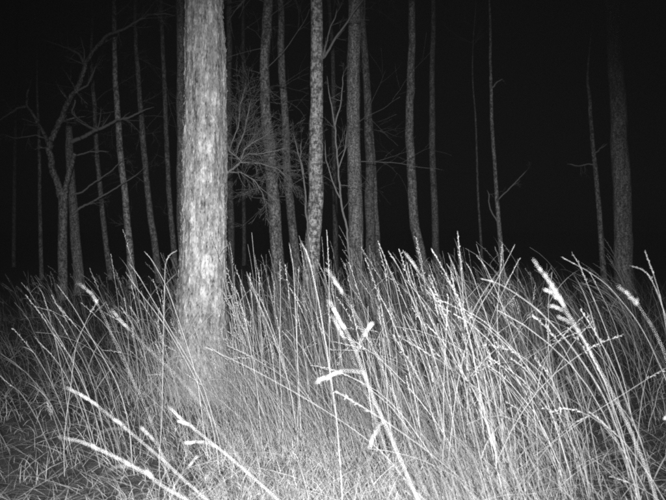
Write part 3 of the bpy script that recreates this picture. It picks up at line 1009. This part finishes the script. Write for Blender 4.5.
HEROES = [
    ('bright stalk slanting up from the bottom edge, upper of the two blurred left-hand ones', [(70, 389), (90, 400), (112, 417), (152, 449), (196, 489), (222, 512)], 0.95, 2.6, 0.07, 'narrow',
     [((128, 430), (117, 421), 2.2), ((165, 462), (142, 428), 2.0)], [((128, 430), (92, 438), 2.5)]),
    ('thick blurred stalk near the bottom left corner, lower of two', [(64, 436), (80, 440), (100, 448), (138, 467), (168, 487), (200, 508)], 0.82, 3.4, 0.13, 'narrow', [((140, 468), (150, 474), 3)], [((130, 463), (98, 478), 3)]),
    ('bright slanting stalk with loose husks right of the blurred bottom-left pair', [(170, 407), (182, 418), (196, 429), (232, 458), (282, 502), (310, 525)], 0.98, 3.0, 0.035, 'narrow',
     [((197, 430), (182, 422), 3.2), ((216, 445), (186, 443), 3.0)], []),
    ('short bright husk-tipped straw rising from the bottom edge left of centre', [(196, 456), (186, 468), (176, 480), (168, 505)], 1.05, 2.0, 0.03, 'narrow', [], []),
    ('very thick blurred bright stalk leaning left at the bottom centre', [(331, 305), (338, 318), (346, 333), (357, 356), (372, 396), (394, 446), (418, 500), (428, 524)], 0.80, 3.4, 0.05, 'narrow',
     [((354, 352), (371, 325), 3.2), ((364, 374), (317, 382), 2.8), ((383, 428), (370, 445), 1.5)], []),
    ('blurred plump seed head just behind the very thick bright stalk', [(333, 318), (342, 335), (352, 358), (368, 400), (385, 450)], 0.92, 1.0, 0.05, 'narrow', [], []),
    ('thick blurred stalk with a bristly side, leaning left at the right of the sward', [(534, 262), (546, 278), (556, 294), (570, 318), (584, 342), (604, 378), (630, 430), (655, 495)], 0.84, 2.0, 0.10, 'brush', [((566, 312), (546, 290), 1.5), ((572, 322), (552, 306), 1.5), ((578, 332), (560, 318), 1.4)], []),
    ('long stem arching over from the tall grass right of centre, below the crooked stem', [(482, 279), (496, 283), (514, 293), (540, 312), (570, 345), (600, 390)], 1.5, 1.6, 0.04, 'narrow', [], []),
    ('upright stalk with spiky husks below the slender crooked stem', [(502, 244), (501, 262), (499, 285), (497, 320), (500, 380)], 2.1, 1.3, 0.16, 'open', [], []),
    ('straight straw crossing the spiky upright one below the crooked stem', [(514, 246), (506, 262), (494, 284), (478, 310), (466, 345)], 2.0, 1.2, 0.03, 'narrow', [], []),
    ('fine stalk with small seeds, left of the thick right-hand trunk', [(573, 254), (580, 265), (588, 284), (598, 308), (614, 350)], 2.0, 1.3, 0.14, 'brush', [], []),
    ('stem drooping left across the dark, left of the slender stem on the right', [(563, 258), (576, 265), (592, 274), (612, 290), (640, 325), (662, 370)], 1.9, 1.1, 0.06, 'narrow', [], []),
    ('tall seeding stalk nearest the right edge', [(645, 252), (649, 262), (654, 276), (660, 296), (666, 325), (672, 370)], 1.8, 1.4, 0.10, 'brush', [], []),
    ('drooping seed head in front of the thick right-hand trunk, its stem going off right', [(632, 266), (642, 270), (650, 278), (660, 300), (672, 340)], 1.7, 1.3, 0.10, 'brush', [], []),
    ('short blurred seed head low before the thick right-hand trunk', [(620, 288), (628, 296), (637, 306), (655, 335), (672, 380)], 0.9, 1.0, 0.05, 'brush', [], []),
    ('upright stem with a hooked tip just left of the thick near tree', [(176, 251), (170, 255), (166, 264), (165, 280), (164, 320), (163, 370), (162, 420)], 2.2, 1.4, 0.08, 'brush', [], [((164, 285), (186, 272), 1.6)]),
    ('leaning stalk meeting the hooked stem left of the near tree', [(146, 253), (152, 260), (158, 270), (168, 290), (182, 330), (196, 375)], 2.3, 1.4, 0.07, 'narrow', [], []),
    ('uppermost of the parallel stalks leaning left beside the near tree', [(129, 263), (135, 271), (143, 283), (160, 312), (184, 352), (202, 385)], 2.2, 1.5, 0.10, 'narrow', [], []),
    ('middle of the parallel stalks leaning left beside the near tree', [(127, 274), (134, 284), (146, 300), (168, 330), (194, 376)], 2.15, 1.5, 0.08, 'narrow', [], []),
    ('blurred blunt seed head low beside the parallel stalks left of the near tree', [(114, 312), (122, 322), (134, 334), (152, 352), (190, 390), (240, 460)], 0.95, 1.0, 0.05, 'narrow', [], []),
    ('leaning stalk below the forked tree with a bright tip', [(58, 286), (64, 294), (74, 308), (88, 332), (108, 366)], 2.2, 1.3, 0.08, 'narrow', [], []),
    ('stalk crossing the others to the right below the forked tree', [(98, 300), (91, 312), (83, 328), (76, 346), (73, 365)], 2.2, 1.2, 0.07, 'open', [], []),
    ('dim stalk leaning at the far left of the sward', [(39, 287), (44, 297), (51, 322), (60, 360), (70, 420)], 2.4, 1.3, 0.10, 'narrow', [], []),
    ('blurred seed head below the broken dead trunk', [(80, 284), (88, 290), (96, 300), (108, 326), (122, 358), (150, 420)], 1.0, 1.0, 0.06, 'brush', [], []),
    ('tall straight stalk before the gap between knotty trunk and birch, with beaded head', [(289, 244), (291, 256), (293, 270), (295, 310), (297, 360), (300, 420)], 2.3, 1.6, 0.10, 'narrow', [], []),
    ('thick-headed stalk in front of the banded birch', [(302, 244), (307, 254), (312, 272), (318, 300), (324, 335), (334, 400)], 1.6, 1.5, 0.08, 'narrow', [], []),
    ('straight bare-tipped stalk rising before the knotty trunk', [(280, 261), (280.5, 280), (281, 310), (280, 350), (282, 400)], 2.3, 1.3, 0.10, 'open', [], []),
    ('straw with a small cross tip beside the tall beaded stalk', [(299, 267), (298, 290), (297, 330), (298, 390)], 2.4, 1.3, 0.03, 'open', [], []),
    ('stalk leaning left alone before the dark gap right of the near tree', [(247, 273), (252, 286), (260, 306), (272, 334), (288, 380)], 2.4, 1.4, 0.07, 'narrow', [], []),
    ('stalk nearest the right side of the thick near tree', [(235, 288), (240, 300), (247, 330), (256, 380)], 2.3, 1.4, 0.05, 'narrow', [], []),
    ('thin stalk with a bright knobby tip right of the leaning dim trunk', [(389, 252), (395, 261), (402, 274), (414, 304), (430, 346), (448, 400)], 2.1, 1.5, 0.06, 'brush', [], []),
    ('blurred blunt head at the foot of the bent trunk', [(406, 255), (414, 265), (424, 280), (440, 308), (470, 370)], 0.95, 1.0, 0.04, 'narrow', [], []),
    ('seeding stalk just below the blurred head at the foot of the bent trunk', [(407, 263), (410, 276), (418, 294), (432, 322), (450, 365)], 2.2, 1.5, 0.12, 'brush', [], []),
    ('seeding stalk below the dim straight trunk, left of the tallest pair', [(450, 258), (455, 270), (460, 290), (468, 330), (478, 380)], 2.1, 1.5, 0.10, 'narrow', [], []),
    ('tall stalk with a drooping beaded head in the middle of the right-hand sward', [(459, 250), (461, 260), (464, 284), (470, 320), (480, 370)], 2.3, 1.4, 0.10, 'narrow', [], []),
    ('stalk with a small bright head in a row right of the beaded one', [(466, 263), (471, 272), (478, 292), (490, 330), (506, 390)], 2.2, 1.4, 0.06, 'narrow', [], []),
    ('fine leaning stalk left of the spiky upright one', [(477, 257), (484, 266), (492, 282), (506, 318), (526, 380)], 2.0, 1.4, 0.08, 'narrow', [], []),
    ('blurred slanting seed head between birch and straight grey trunk', [(326, 270), (334, 282), (344, 298), (362, 330), (390, 390)], 0.95, 1.0, 0.06, 'brush', [], []),
    ('long stem arching from the foot of the near tree down to the bottom centre', [(206, 347), (222, 354), (257, 371), (302, 396), (347, 424), (384, 453), (410, 485)], 1.7, 1.1, 0.03, 'narrow', [], []),
]
for k, h in enumerate(HEROES):
    hero(h[0], h[1], h[2], h[3], h[4], h[5], h[6], h[7], k)

# ------------------------------------------------------------------ thin scattering volume added to imitate lens bloom
def haze_box():
    x0, x1, y0, y1, z0, z1 = -410, 410, -410, 610, -3, 16
    v = np.array([[x, y, z] for z in (z0, z1) for y in (y0, y1) for x in (x0, x1)])
    q = [[0, 2, 3, 1], [4, 5, 7, 6], [0, 1, 5, 4], [2, 6, 7, 3], [0, 4, 6, 2], [1, 3, 7, 5]]
    m = bpy.data.materials.new('bloom_haze')
    m.use_nodes = True
    t = m.node_tree
    t.nodes.remove(t.nodes['Principled BSDF'])
    pv = t.nodes.new('ShaderNodeVolumePrincipled')
    pv.inputs['Color'].default_value = (0.9, 0.9, 0.9, 1)
    pv.inputs['Density'].default_value = 0.0004
    t.links.new(pv.outputs[0], t.nodes['Material Output'].inputs['Volume'])
    tag(make_mesh('haze', v, q, None, m, None, None, False), 'thin haze volume added to imitate lens bloom of the flash', None, None, 'stuff')


haze_box()
